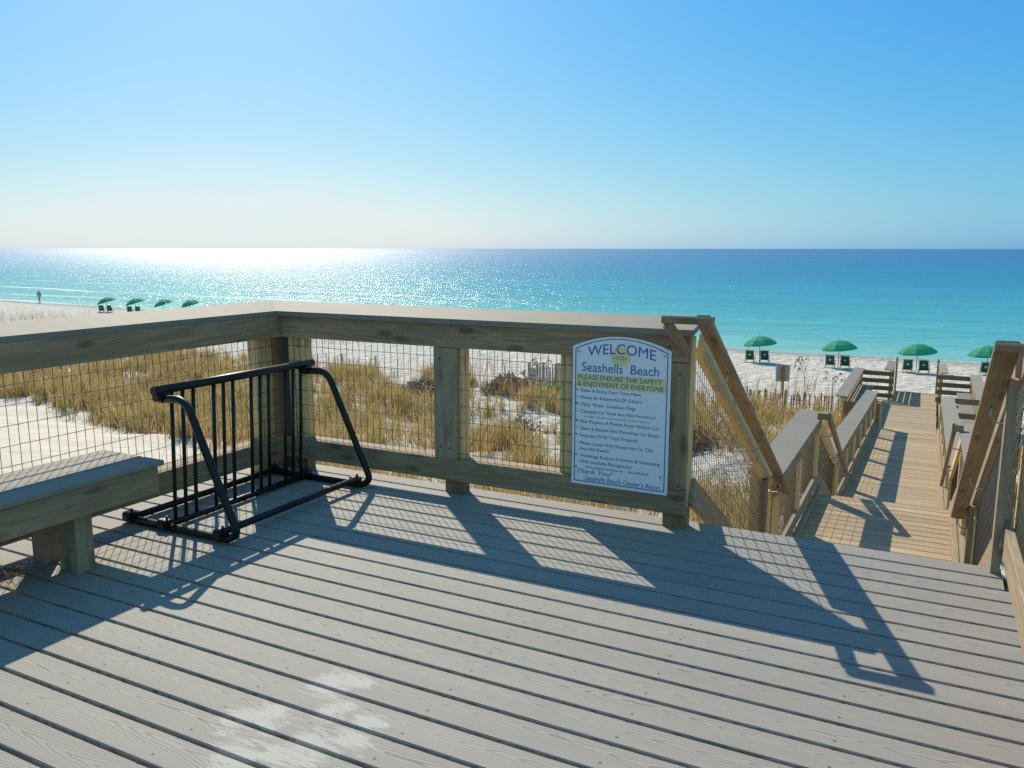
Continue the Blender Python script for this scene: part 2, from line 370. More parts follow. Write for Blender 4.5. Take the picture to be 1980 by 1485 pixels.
# front railing
fr = thing('deck_railing', 'front timber and wire railing of the deck, carrying the welcome sign', 'railing', group='deck railings')
X1 = 2.84
b = MB(); cap_slab(b, [(.03, -.03, CT), (2.862, -.03, CT)], [(-.205, .205, CT+.05), (2.862, .205, CT+.05)]); b.build('cap', M_CAP, fr)
MB().box(.039, X1, 0, .038, BB, CB-.001).build('top_board', M_RAIL, fr)
MB().box(.039, X1, 0, .038, RB, RT).build('bottom_rail', M_RAIL, fr)
MB().box(.06, 2.70, .046, .128, RT-.036, RT-.001).build('sill_board', M_TRIM, fr)
MB().box(1.255, 1.413, 0.001, .038, RT+.002, BB-.003).build('trim_board', M_TRIM, fr)
MB().box(2.70, 2.832, 0.001, .038, RT+.004, BB-.004).build('trim_board', M_RAIL, fr)
MB().box(2.085, 2.22, .046, .083, RT-.1, BB+.1).build('trim_board', M_POST, fr)
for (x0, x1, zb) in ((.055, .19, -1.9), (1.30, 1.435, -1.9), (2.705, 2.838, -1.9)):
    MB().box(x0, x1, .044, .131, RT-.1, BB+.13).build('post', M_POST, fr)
    MB().box(x0+.002, x1-.002, .046, .13, zb, RT-.1015).build('post_foot', M_OLD, fr)  # darker wood colour stands in for shade on the post below the rail
b = MB(); wires_rect(b, (.06, .0415, RB+.03), (1, 0, 0), (0, 0, 1), 2.66, BB-RB); b.build('wire_mesh', M_WIRE, fr)
for x, z in ((2.79, .86), (2.80, .25), (2.73, 1.0), (1.30, .3), (1.37, .3), (1.3, .85)):
    MB().tube([(x, -.004, z), (x, .006, z)], .006, 8).build('bolt', M_BOLT_GAP, fr)
# left railing
lr = thing('deck_railing', 'side timber and wire railing behind the bench and the bike rack', 'railing', group='deck railings')
b = MB(); cap_slab(b, [(.03, -6, CT), (.03, -.03, CT)], [(-.205, -6, CT+.05), (-.205, .205, CT+.05)]); b.slab; b.build('cap', M_CAP, lr)
MB().box(0, .038, -6, .038, BB, CB-.001).build('top_board', M_RAIL, lr)
MB().box(0, .038, -6, .038, RB, RT).build('bottom_rail', M_RAIL, lr)
for y0, y1 in ((-.144, -.006), (-3.25, -3.125), (-5.6, -5.475)):
    MB().box(-.131, -.044, y0, y1, -1.9, BB+.13).build('post', M_POST, lr)
MB().box(-.128, -.008, -6, -.15, RT-.036, RT-.001).build('sill_board', M_TRIM, lr)
MB().box(-.04, -.002, -3.25, -3.1, RT-.1, BB+.1).build('trim_board', M_TRIM, lr)
b = MB(); wires_rect(b, (-.0035, -6, RB+.03), (0, 1, 0), (0, 0, 1), 5.98, BB-RB); b.build('wire_mesh', M_WIRE, lr)
MB().box(-.12, .05, .045, .125, -1.9, BB+.1).build('corner_gap_shade', M_BOLT_GAP, lr)  # near-black colour stands for the shaded gap between the two corner posts
# right railing
XR = 4.322
rr_ = thing('deck_railing', 'sunlit timber and wire railing beside the stair opening', 'railing', group='deck railings')
b = MB(); cap_slab(b, [(XR-.025, -6, CT), (XR-.025, .12, CT)], [(XR+.21, -6, CT+.05), (XR+.21, .12, CT+.05)]); b.build('cap', M_CAP, rr_)
MB().box(XR, XR+.038, -6, .06, BB, CB-.001).build('top_board', M_TRIM, rr_)
MB().box(XR, XR+.038, -6, .10, RB, RT+.01).build('bottom_rail', M_TRIM, rr_)
MB().box(XR-.04, XR-.001, .105, .195, -.3, CB-.14).build('trim_board', M_TRIM, rr_)
for y0 in (.10, -1.75, -3.6, -5.5):
    MB().box(XR+.043, XR+.13, y0, y0+.09, -1.9, BB+.13).build('post', M_POST, rr_)
b = MB(); wires_rect(b, (XR+.0405, -6, RB+.03), (0, 1, 0), (0, 0, 1), 6.1, BB-RB); b.build('wire_mesh', M_WIRE, rr_)

# ------------------------------------------------------------------ stairs and boardwalk floors
WX0, WX1 = 2.92, 4.30
def stairs(name, y0, z0, n, rise, run, label, x0=WX0, x1=WX1):
    b = MB()
    for i in range(1, n):
        y = y0+run*(i-1); z = z0-rise*i
        for k in range(2): b.box(x0, x1, y+k*run/2+.004, y+(k+1)*run/2-.004, z-.036, z)
    o = b.build(name, M_WALK); tag(o, label, 'stairs', kind='structure')
    b = MB(); L = run*n
    for x in (x0-.045, x1+.045):
        b.beam((x, y0-.02, z0-.2), (x, y0+L, z0-.2-rise*n), .038, .24)
    b.build('stringer', M_OLD, o); return o
def planks(name, y0, z0, y1, z1, label, x0=WX0, x1=WX1, w_=.14, ends=None):
    b = MB(); n = int((y1-y0)/(w_+.006)); dy = (y1-y0)/n
    for i in range(n):
        t = (i+.5)/n; y = y0+dy*(i+.5); z = z0+(z1-z0)*t
        e0 = random.uniform(-.006, .006)
        b.beam((x0+e0, y, z-.018), (x1+e0, y, z-.018), dy-.011, .036, (0, -(z1-z0)/(y1-y0), 1), rnd=i*3.7 % 50)
    o = b.build(name, M_WALK); tag(o, label, 'boardwalk', kind='structure')
    b = MB()
    for x in (x0+.05, (x0+x1)/2, x1-.05): b.beam((x, y0, z0-.15), (x, y1, z1-.15), .04, .2)
    b.build('joist', M_OLD, o); return o
LZ = -1.30
stairs('stairs', EDGE+.02, 0, 7, 1.3/7, .335, 'wooden stairs leading down from the deck')
planks('landing', 2.6, LZ, 5.62, LZ, 'plank landing below the first stairs')
stairs('stairs', 5.62, LZ, 5, .2, .5, 'wooden stairs below the landing')
RY0, RZ0, RY1, RZ1 = 8.1, -2.28, 17.45, -2.84
def rz(y): return RZ0+(RZ1-RZ0)*(y-RY0)/(RY1-RY0)
planks('boardwalk', RY0, RZ0, RY1, RZ1, 'long sloping plank boardwalk toward the beach')
stairs('stairs', RY1, RZ1, 3, .14, .33, 'two broad plank steps at the end of the boardwalk')
PZ = -3.25
planks('platform', 18.15, PZ, 26.4, PZ-.05, 'plank platform at the beach end of the boardwalk')
stairs('stairs', 26.4, PZ-.05, 6, .19, .3, 'wooden stairs from the platform down to the sand')

# stair railing, first flight (sloped, both sides)
SL = .562
def stair_rail(side, label, xin, hx):
    s = 1 if side == 'L' else -1                       # s: direction toward the stairs
    t = thing('stair_railing', label, 'railing', group='railings of the first stairs')
    xa = xin-s*.019
    y0, y1 = .215, 2.50
    def zt(y): return 1.14-SL*(y-.094)
    hv = .165
    cosd = math.cos(math.atan(SL))
    MB().beam((xa, y0, zt(y0)-hv/2), (xa, y1+.12, zt(y1+.12)-hv/2), .038, .148).build('top_board', M_POST if s > 0 else M_TRIM, t)
    yb0, yb1 = .10, 2.62
    def zb(y): return .30-SL*(y-.08)
    MB().beam((xa, yb0, zb(yb0)-hv/2), (xa, yb1, zb(yb1)-hv/2), .038, .14).build('bottom_board', M_TRIM, t)
    xo = xin-s*.09
    MB().box(xo-.044, xo+.044, 2.44, 2.53, -2.1, zt(2.48)-.01).build('post', M_POST, t)
    MB().box(xin-s*.0-.019-.001*s, xin+.019, 2.30, 2.42, LZ+.3, zt(2.36)-hv-.004).build('trim_board', M_OLD, t)
    MB().box(xa-.019, xa+.019, 2.54, 2.66, LZ-.2, zt(2.6)-hv-.03).build('trim_board', M_POST, t)
    b = MB(); xm = xin-s*.042; y = .16
    while y < 2.45:
        b.tube([(xm, y, zb(y)-hv*.5), (xm, y, zt(y)-hv*.6)],   .0021, 4, False); y += .05
    k = -.1
    for q in range(7):
        b.tube([(xm-s*.003, .12, zb(.12)+.05+q*.1-.02), (xm-s*.003, 2.44, zb(2.44)+.05+q*.1-.02)],   .0021, 4, False)
    b.build('wire_mesh', M_WIRE, t)
    # grab rail on brackets, returning to the railing at the top
    za, ze, ya, ye = (1.19, -.535, -.15, 2.96) if s > 0 else (1.13, -.46, -.16, 2.66)
    ck = 1/math.hypot(ye-ya, ze-za); d_ = ((ye-ya)*ck, (ze-za)*ck)
    hr = MB().beam((hx, ya-.02*d_[0], za-.02*d_[1]-.03), (hx, ye, ze-.03), (.075 if s > 0 else .095), .042, ch=.012).build('handrail', M_HAND, t)
    h = MB(); xr = hx-s*.19
    h.beam((hx+s*.046, ya, za-.03), (xr-s*.02, ya, za-.03), .06, .040, ch=.012)
    h.beam((xr, ya, za-.05), (xr+s*.075, -.024, BB+.06), .05, .042, (0, 1, 0), ch=.01)
    h.build('return_end', M_HAND, hr)
    for yy in (.42, 1.55, 2.6):
        zz = za+(ze-za)*(yy-ya)/(ye-ya)-.05
        k = MB(); k.tube([(xin-s*.002, yy, zz-.09), (hx-s*.02, yy, zz-.085), (hx, yy, zz-.05), (hx, yy, zz+.004)], .0045, 8)
        k.build('bracket', M_STEEL, hr)
    return t
stair_rail('L', 'sloping timber and wire railing of the upper stairs, behind the welcome sign', 2.862, 2.945)
stair_rail('R', 'sunlit sloping timber railing of the upper stairs, opposite the welcome sign', 4.308, 4.24)

def low_rail(label, side, y0, z0, y1, z1, hcap=.93, posts=(), group='boardwalk railings', cap_out=.24, toe=True, trims=True, name='boardwalk_railing', mesh=True, mat=None):
    """boardwalk railing: z0,z1 floor heights at the ends"""
    s = 1 if side == 'L' else -1; xin = 2.90 if s > 0 else 4.335
    t = thing(name, label, 'railing', group=group)
    def zf(y): return z0+(z1-z0)*(y-y0)/(y1-y0)
    xa = xin-s*.019
    b = MB()
    i0, i1 = (xin+s*.03, y0, zf(y0)+hcap), (xin+s*.03, y1, zf(y1)+hcap)
    o0, o1 = (xin-s*cap_out, y0, zf(y0)+hcap+.03), (xin-s*cap_out, y1, zf(y1)+hcap+.03)
    b.slab([i0, i1, o1, o0], .034, 1); b.build('cap', M_CAP, t)
    MB().beam((xa, y0, zf(y0)+hcap-.105), (xa, y1, zf(y1)+hcap-.105), .038, .14).build('top_board', M_RAIL, t)
    MB().beam((xa, y0, zf(y0)+.14), (xa, y1, zf(y1)+.14), .038, .13).build('bottom_rail', M_TRIM, t)
    if toe: MB().beam((xin+s*.03, y0+.05, zf(y0)+.042), (xin+s*.03, y1-.05, zf(y1)+.042), .05, .075).build('toe_board', M_TRIM, t)
    for y in posts:
        xo = xin-s*.086
        MB().box(xo-.044, xo+.044, y-.045, y+.045, float(ground(xo, y))-.3, zf(y)+hcap-.04).build('post', M_POST, t)
        if trims: MB().box(xa-.019, xa+.019, y-.06, y+.06, zf(y)+.208, zf(y)+hcap-.178).build('trim_board', M_POST, t)
    if mesh:
        b = MB(); xm = xin-s*.0405; y = y0+.03
        while y < y1:
            b.tube([(xm, y, zf(y)+.1), (xm, y, zf(y)+hcap-.1)], .0023, 4, False); y += .1 if y0 > 7 else .05
        for q in range(8): b.tube([(xm-s*.004, y0, zf(y0)+.12+q*.1), (xm-s*.004, y1, zf(y1)+.12+q*.1)], .0023, 4, False)
        b.build('wire_mesh', M_WIRE, t)
    return t
for sd, a in (('L', 'with its cap in full view beside the dune grass'), ('R', 'half hidden by the upper stair railing')):
    low_rail('level railing of the plank landing, '+a, sd, 2.72, LZ, 5.75, LZ, .93, (2.85, 4.2, 5.6))
def flight2(side, label):
    s = 1 if side == 'L' else -1; xin = 2.90 if s > 0 else 4.335; xa = xin-s*.019; hx = 3.02 if s > 0 else 4.25
    t = thing('stair_railing', label, 'railing', group='railings of the second stairs')
    zt = lambda y: LZ+.88-.43*(y-5.75); zb = lambda y: LZ+.16-.43*(y-5.75)
    MB().beam((xa, 5.75, zt(5.75)-.08), (xa, 8.15, zt(8.15)-.08), .038, .14).build('top_board', M_POST, t)
    MB().beam((xa, 5.75, zb(5.75)), (xa, 8.15, zb(8.15)), .038, .14).build('bottom_board', M_TRIM, t)
    xo = xin-s*.086
    MB().box(xo-.044, xo+.044, 8.0, 8.09, -3.0, zt(8.05)).build('post', M_POST, t)
    b = MB(); y = 5.8
    while y < 8.1:
        b.tube([(xin-s*.0405, y, zb(y)), (xin-s*.0405, y, zt(y)-.1)], .0023, 4, False); y += .05
    for q in range(7): b.tube([(xin-s*.044, 5.78, zb(5.78)+.05+q*.1), (xin-s*.044, 8.05, zb(8.05)+.05+q*.1)], .0023, 4, False)
    b.build('wire_mesh', M_WIRE, t)
    hr = MB().beam((hx, 5.35, -.33), (hx, 8.28, -1.70), .04, .088, ch=.012).build('handrail', M_HAND, t)
    MB().box(min(hx, xin), max(hx, xin)+.0, 5.33, 5.39, -.37, -.30).build('return_end', M_HAND, hr)
    for yy in (5.9, 7.0, 8.1):
        zz = -.33-1.37*(yy-5.35)/2.93-.045
        MB().tube([(xin-s*.002, yy, zz-.05), (hx-s*.03, yy, zz-.045), (hx, yy, zz-.02), (hx, yy, zz+.006)], .007, 8).build('bracket', M_STEEL, hr)
flight2('L', 'short sloping railing of the second stairs, on the dune grass side')
flight2('R', 'short sloping railing of the second stairs, close to the sunlit upper railing')
for sd, a in (('L', 'along the dune grass, above its shadow on the planks'), ('R', 'on the side without dune grass')):
    low_rail('long railing of the sloping boardwalk '+a, sd, 8.2, rz(8.2), 17.7, rz(17.7), .87, tuple(np.arange(8.4, 17.8, 1.53)))

def bay(side, label):
    s = 1 if side == 'L' else -1; xin = 2.95 if s > 0 else 4.36
    xo = xin-s*.86; t = thing('seating_bay', label, 'railing', group='seating bays of the platform')
    zc = PZ+.95; ya, yb = 18.45, 24.2
    b = MB(); b.slab([(xo+s*.08, ya, zc), (xo+s*.08, yb, zc), (xo-s*.22, yb, zc+.03), (xo-s*.22, ya, zc+.03)], .035, 1); b.build('cap', M_CAP, t)
    b = MB()
    for k in range(int((yb-ya)/.15)): b.box(min(xin, xo), max(xin, xo), ya+k*.15, ya+k*.15+.143, PZ-.04, PZ-.003)
    b.build('floor', M_WALK, t)
    for k in range(4): MB().box(xo-.019, xo+.019, ya+.04, yb-.04, PZ+.1+k*.22, PZ+.24+k*.22).build('side_board', M_OLD, t)
    for k in range(4):
        MB().box(min(xin+s*.10, xo), max(xin+s*.10, xo), yb-.02, yb+.02, PZ+.05+k*.235, PZ+.19+k*.235).build('end_board', M_OLD, t)
        g = .148 if s > 0 else .225
        MB().box(min(xin, xo-s*.0), max(xin, xo), ya-.02, ya+.02, PZ-.1+k*g*1.6+(.0 if s > 0 else 0), PZ-.1+k*g*1.6+(g*1.56 if s > 0 else .14)).build('near_board', M_OLD, t)
    for (x, y) in ((xo, ya+.07), (xo, yb-.09), (xin, yb+.07), (xin, ya+.08)):
        MB().box(x-.044, x+.044, y-.045, y+.045, PZ-1.3, zc-.04).build('post', M_POST, t)
    b = MB(); b.box(min(xo+s*.03, xo+s*.4), max(xo+s*.03, xo+s*.4), ya+.2, yb-.2, PZ+.40, PZ+.44); b.build('seat', M_CAP, t)
bay('L', 'brown boarded bay built out from the platform toward the dune grass')
bay('R', 'dark boarded bay with open gaps, on the far side of the platform')
for sd, a in (('L', 'nearer the striped shadows'), ('R', 'nearer the partly hidden beach umbrella')):
    s = 1 if sd == 'L' else -1; xin = 2.95 if s > 0 else 4.36
    t = thing('end_railing', 'last short railing where the platform meets the sand, '+a, 'railing', group='end railings of the platform')
    b = MB(); zc = PZ+.93; b.slab([(xin+s*.05, 24.35, zc), (xin+s*.05, 27.1, zc-.05), (xin-s*.2, 27.1, zc-.02), (xin-s*.2, 24.35, zc+.03)], .035, 1); b.build('cap', M_CAP, t)
    for k in range(4): MB().box(xin-.019, xin+.019, 24.3, 27.0, PZ+.05+k*.2, PZ+.18+k*.2).build('side_board', M_RAIL, t)
    MB().box(xin-.044-s*.07, xin+.044-s*.07, 26.8, 26.9, PZ-1.6, zc-.05).build('post', M_POST, t)
    MB().box(xin+s*.06-.03, xin+s*.06+.03, 27.3, 27.37, PZ-1.6, PZ+1.0).build('end_post', M_TRIM, t)

# ------------------------------------------------------------------ bench
be = thing('bench', 'low bench with grey slatted seat on timber legs by the side railing', 'bench', (.33, -2.2, 0))
be_l = be.location
def rel(b, o): b.v = [(x-o[0], y-o[1], z-o[2]) for x, y, z in b.v]; return b
b = MB()
for k in range(3):
    x0 = .10+k*.158; b.box(x0, x0+.152, -5.2, -1.435, .435, .462, ch=.005)
rel(b, be_l).build('seat', M_CAP, be)
rel(MB().box(.525, .563, -5.17, -1.47, .30, .434), be_l).build('apron', M_RAIL, be)
rel(MB().box(.11, .148, -5.17, -1.47, .30, .434), be_l).build('apron', M_RAIL, be)
rel(MB().box(.15, .523, -1.51, -1.472, .30, .434), be_l).build('end_apron', M_RAIL, be)
for y in (-1.87, -3.8):
    rel(MB().box(.125, .21, y, y+.09, .0, .434), be_l).build('leg', M_TRIM, be)
    rel(MB().box(.33, .468, y, y+.09, .0, .434), be_l).build('leg', M_TRIM, be)
    rel(MB().box(.15, .52, y+.092, y+.13, .30, .434), be_l).build('cross_brace', M_RAIL, be)

# ------------------------------------------------------------------ bike rack
rk = thing('bike_rack', 'black steel bike rack with vertical bars in the railing corner', 'bike rack', (.4, -.7, 0))
kl = rk.location; r0 = .021
YA, YB = -1.262, -.145; XM = .33; XT = .365; XB = .05; ZT = .775
def arc(pts, rad, n=6):
    out = [Vector(pts[0])]
    for i in range(1, len(pts)-1):
        a, p, c = Vector(pts[i-1]), Vector(pts[i]), Vector(pts[i+1]); u = (a-p); v = (c-p)
        r = min(rad, u.length*.48, v.length*.48); u.normalize(); v.normalize()
        for k in range(n+1):
            t = k/n; out.append(p+u*r*(1-t)**2+v*r*t**2)
    out.append(Vector(pts[-1])); return out
rel(MB().tube([(XT, YA-.045, ZT), (XT, YB+.075, ZT)], .024, 12), kl).build('top_bar', M_RACK, rk)
for x, nm in ((XB, 'base_bar'), (XM, 'base_bar'), (.76, 'base_bar')):
    ext = .0 if x != .76 else .02
    rel(MB().tube([(x, YA-.01, .026 if x < .7 else .06), (x, YB+.01, .026 if x < .7 else .06)], .019, 10), kl).build(nm, M_RACK, rk)
for y in (YA, YB):
    path = arc([(XT-.01, y, ZT-.05), (.545, y, ZT-.03), (.865, y, .07), (.80, y, .024), (XB-.03, y, .024)], .085)
    sf = rel(MB().tube(path, .021, 10), kl).build('side_frame', M_RACK, rk)
    for x, z in ((XT, ZT-.035), (XB, .035), (XM, .035), (.745, .045)):
        c = MB(); c.beam((x-.032, y, z), (x+.032, y, z), .055, .055, ch=.012)
        c.tube([(x, y-.035, z), (x, y+.035, z)], .02, 8); c.tube([(x+.015, y, z+.02), (x+.015, y, z+.048)], .007, 6)
        rel(c, kl).build('clamp', M_RACK, sf)
n = 15
for i in range(n):
    if i % 4 == 3: continue
    y = YA+.07+(YB-YA-.11)*i/(n-1)
    rel(MB().tube([(XM, y, .028), (XT, y, ZT-.005)], .0105, 8), kl).build('vertical_bar', M_RACK, rk)

# ------------------------------------------------------------------ welcome sign
M_SIGN = plain('white_sign_panel', (.74, .77, .80), .35, 0, .03)
M_BLUE = plain('blue_print', (.035, .085, .34), .45, 0, .05)
M_NAVY = plain('navy_print', (.03, .05, .20), .45, 0, .05)
M_YEL = plain('pale_yellow_print', (.72, .64, .30), .45, 0, .04)
M_ORG = plain('orange_print', (.55, .16, .05), .45, 0, .1)
M_DRK = plain('dark_red_print', (.10, .03, .03), .45, 0, .1)
SX0, SX1, SZ0, SZ1, YS = 2.183, 2.744, .192, .978, -.0075
sg = thing('welcome_sign', 'white arched welcome sign with blue border, beach name and rules', 'sign', ((SX0+SX1)/2, 0, SZ0))
gl = sg.location
def outline(ins, n=24):
    x0, x1, z0, z1 = SX0+ins, SX1-ins, SZ0+ins, SZ1-ins*.75; h = .064
    pts = [(x0, z0), (x1, z0), (x1, z1)]
    for k in range(1, n):
        t = k/n; x = x1+(x0-x1)*t; pts.append((x, z1+h*(1-(2*t-1)**2)))
    pts.append((x0, z1)); return pts
po = outline(0); nP = len(po)
b = MB(); b.poly([(x, YS, z) for x, z in po]+[(x, -.0005, z) for x, z in po], [tuple(range(nP)), tuple(range(2*nP-1, nP-1, -1))]+[(i, i+nP, (i+1) % nP+nP, (i+1) % nP) for i in range(nP)])
rel(b, gl).build('panel', M_SIGN, sg)
a, c = outline(.0155), outline(.021); b = MB()
b.poly([(x, YS-.0006, z) for x, z in a]+[(x, YS-.0006, z) for x, z in c], [(i, (i+1) % nP, (i+1) % nP+nP, i+nP) for i in range(nP)])
rel(b, gl).build('border', M_BLUE, sg)
H = SZ1-SZ0; W_ = SX1-SX0
b = MB(); k = 32; cx, cz = SX0+.50*W_, SZ1-.058*H; b.poly([(cx+.058*math.cos(2*math.pi*i/k), YS-.0006, cz+.052*math.sin(2*math.pi*i/k)) for i in range(k)], [tuple(range(k))])
rel(b, gl).build('emblem', M_YEL, sg)
b = MB(); b.poly([(SX0+.042*W_, YS-.0006, SZ1-.288*H), (SX0+.955*W_, YS-.0006, SZ1-.288*H), (SX0+.955*W_, YS-.0006, SZ1-.19*H), (SX0+.042*W_, YS-.0006, SZ1-.19*H)], [(0, 1, 2, 3)])
rel(b, gl).build('highlight_band', M_YEL, sg)
def text_mesh(body, bold=0.0):
    cu = D.curves.new('t', 'FONT'); cu.body = body; cu.size = 1; cu.offset = 0; cu.resolution_u = 3
    o = D.objects.new('t', cu); C.collection.objects.link(o)
    dg = bpy.context.evaluated_depsgraph_get(); dg.update()
    me = D.meshes.new_from_object(o.evaluated_get(dg)); D.objects.remove(o); D.curves.remove(cu)
    v = np.array([q.co[:2] for q in me.vertices]); f = [tuple(q.vertices) for q in me.polygons]; D.meshes.remove(me)
    return v, f
def put(mat, body, s0, s1, t, cap, bold=.012, fn=None, shear=0.0, y=YS-.0012):
    """text between fractions s0..s1 of the panel width, cap height in metres, t = centre down the panel"""
    v, f = text_mesh(body, bold); lo, hi = v.min(0), v.max(0)
    capu = .70
    x = (v[:, 0]-lo[0])/(hi[0]-lo[0])*(s1-s0)*W_+SX0+s0*W_
    z = (v[:, 1]-capu/2)/capu*cap
    x = x+shear*z; z = z+SZ1-t*H
    if fn: x, z = fn(x, z)
    b = MB(); b.poly([(p, y, q) for p, q in zip(x, z)], f); rel(b, gl).build('lettering', mat, sg)
xc = (SX0+SX1)/2
def bow(x, z): u = (x-xc)/(W_/2); return x, z+.050*(1-u*u)-.018
def shrinkends(x, z): return bow(x, z)
put(M_BLUE, 'WELCOME', .16, .85, .045, .056, .016, bow)
put(M_NAVY, '\u2022TO\u2022', .43, .56, .068, .021, .015)
put(M_BLUE, 'Seashells  Beach', .10, .885, .142, .052, .008)
put(M_NAVY, 'PLEASE ENSURE THE SAFETY', .065, .92, .2155, .027, .02)
put(M_NAVY, '& ENJOYMENT OF EVERYONE', .055, .935, .262, .027, .02)
rows = [('Relax & Enjoy Your Time Here', .715, .311), ('Please Be Respectful Of Others', .72, .361), ('Obey Water Condition Flags', .665, .412), ('Canopies Or Tents Are Not Permitted', .86, .462),
        ('Pets Require A Permit From Walton Co.', .905, .535), ('Glass & Bottles Not Permitted On Beach', .91, .586), ('Dispose Of All Trash Properly', .695, .637), ('Please Leave Only Footprints On This', .85, .694), ('Beautiful Beach!', .40, .735),
        ('Weddings Require A Permit & Scheduling', .92, .786), ('With Seashells Management:', .645, .83)]
for tx, s1, t in rows: put(M_BLUE, tx, .09, s1, t, .0185, .012)
put(M_BLUE, '(except on the sand in front of the resort)', .13, .80, .498, .009, .01)
put(M_BLUE, 'bschloss@gulfcoastclient.com', .155, .55, .868, .0125, .012); put(M_BLUE, '850.269.9934', .60, .81, .868, .0125, .012)
put(M_BLUE, 'Thank You!', .06, .43, .902, .025, .0, None, .45)
put(M_BLUE, '-Seashells Beach Owner\u2019s Assoc.', .135, .94, .949, .028, .006)
for i, t in enumerate((.311, .361, .412, .462, .535, .586, .637, .694, .786)):
    b = MB(); cx, cz = SX0+.052*W_, SZ1-t*H; q = .0085
    sh = [(-q, q*.6), (0, q*.9), (q, q*.6), (q*.3, -q*.2), (0, -q), (-q*.3, -q*.2)] if i % 2 == 0 else [(-q*.8, -q*.5), (q*.2, -q*.1), (q, q*.7), (q*.3, q*.5), (-q*.5, q*.1)]
    b.poly([(cx+x, YS-.0008, cz+z) for x, z in sh], [tuple(range(len(sh)))]); rel(b, gl).build('shell_bullet', M_DRK if i in (2, 4) else M_ORG, sg)
for s, t in ((.065, .035), (.94, .035), (.05, .875), (.93, .875)):
    b = MB(); x, z = SX0+s*W_, SZ1-t*H; b.tube([(x, YS-.004, z), (x, YS+.001, z)], .0065, 10); rel(b, gl).build('screw', M_STEEL, sg)

# ------------------------------------------------------------------ umbrellas, chairs, person, notice board
m = NM('green_canvas'); nz = m.noise(m.obj(), 3, 3); m.base(m.mix(nz, (.002, .17, .095), (.004, .28, .16))); m.rough(.8)
tr = m.n('BsdfTranslucent'); tr.inputs['Color'].default_value = (.005, .55, .33, 1); mx = m.n('MixShader'); mx.inputs[0].default_value = .35
m.t.links.new(m.b.outputs[0], mx.inputs[1]); m.t.links.new(tr.outputs[0], mx.inputs[2]); m.t.links.new(mx.outputs[0], m.o.inputs['Surface']); M_GREEN = m.m
M_DGREEN = plain('dark_green_canvas', (.008, .10, .062), .8)
M_POLE = plain('varnished_pole', (.25, .17, .10), .5)
M_CHAIR = plain('pale_chair_wood', (.55, .42, .26), .6)
M_LOGO = plain('pale_print', (.45, .62, .52), .6)
def umbrella(tilt, label):
    t = thing('beach_umbrella', label, 'umbrella', group='green beach umbrellas')
    T = Matrix.Rotation(tilt, 4, 'Y'); A = Vector((0, 0, 1.13))
    n = 8; prof = [(0, .46), (.33, .40), (.66, .26), (.93, .06), (1.0, -.04)]
    pts = [T @ Vector((0, 0, .46))+A]
    for r, z in prof[1:]:
        for j in range(n*2):
            a = math.pi*(j+.5)/n; k = 1.0 if j % 2 == 0 else .945
            sag = 0 if j % 2 == 0 else -.02
            pts.append(T @ Vector((math.cos(a)*r*k, math.sin(a)*r*k, z+sag*r))+A)
    N2 = n*2; fs = [(0, 1+j, 1+(j+1) % N2) for j in range(N2)]
    for q in range(len(prof)-2):
        fs += [(1+q*N2+j, 1+(q+1)*N2+j, 1+(q+1)*N2+(j+1) % N2, 1+q*N2+(j+1) % N2) for j in range(N2)]
    b = MB(); b.poly(pts, fs); b.build('canopy', M_GREEN, t)
    tip = T @ Vector((0, 0, .52))+A
    MB().tube([(0, 0, -.3), A, tip], .019, 8).build('pole', M_POLE, t)
    rb = MB()
    for j in range(n):
        a = math.pi*(2*j+.5)/n; rb.tube([T @ Vector((0, 0, .42))+A, T @ Vector((math.cos(a)*.92, math.sin(a)*.92, .05))+A], .006, 4)
    rb.build('rib_frame', M_STEEL, t); return t
def chair(label):
    t = thing('beach_chair', label, 'chair', group='green beach chairs')
    b = MB(); b.beam((0, .02, .22), (0, -.30, .92), .54, .02, (0, 1, 0)); b.build('backrest', M_DGREEN, t)
    b = MB(); b.beam((0, .02, .20), (0, .62, .30), .54, .02); b.build('seat', M_DGREEN, t)
    b = MB(); cN = [(.085*math.cos(i*math.pi/8), .085*math.sin(i*math.pi/8)) for i in range(16)]
    d = Vector((0, -.32, .70)).normalized(); nrm = Vector((0, -.70, -.32)).normalized()
    b.poly([Vector((x, -.155, .60))+d*0+Vector((0, d.y*z, d.z*z))+nrm*.014 for x, z in cN], [tuple(range(16))]); b.build('emblem', M_LOGO, t)
    b = MB()
    for s in (-1, 1):
        x = s*.295
        b.beam((x, .10, .02), (x, -.33, .98), .03, .045, (0, 1, 0)); b.beam((x, -.45, .06), (x, .66, .30), .03, .045)
        b.beam((x, .60, .0), (x, .55, .50), .03, .04, (0, 1, 0)); b.beam((x*1.08, -.26, .50), (x*1.08, .62, .52), .06, .022)
        b.beam((x, -.48, .0), (x, -.10, .45), .03, .04, (0, 1, 0))
    b.beam((-.31, -.45, .05), (.31, -.45, .05), .05, .04); b.beam((-.31, .62, .28), (.31, .62, .28), .04, .04); b.beam((-.31, -.33, .97), (.31, -.33, .97), .03, .03)
    b.build('frame', M_CHAIR, t); return t
CHS = .8
u0 = umbrella(R(-6), 'x'); u1 = umbrella(R(-17), 'x'); c0 = chair('x')
def gp(x, y): return (x, y, float(ground(x, y)))
UR = [(-4.94, 45.3, 'green beach umbrella shading the pair of chairs closest to the welcome sign'), (-.51, 44.9, 'green beach umbrella between the notice post and the boardwalk'),
      (3.45, 45.3, 'green beach umbrella straight beyond the end of the boardwalk'), (6.85, 46.6, 'green beach umbrella partly hidden by the sunlit upper handrail')]
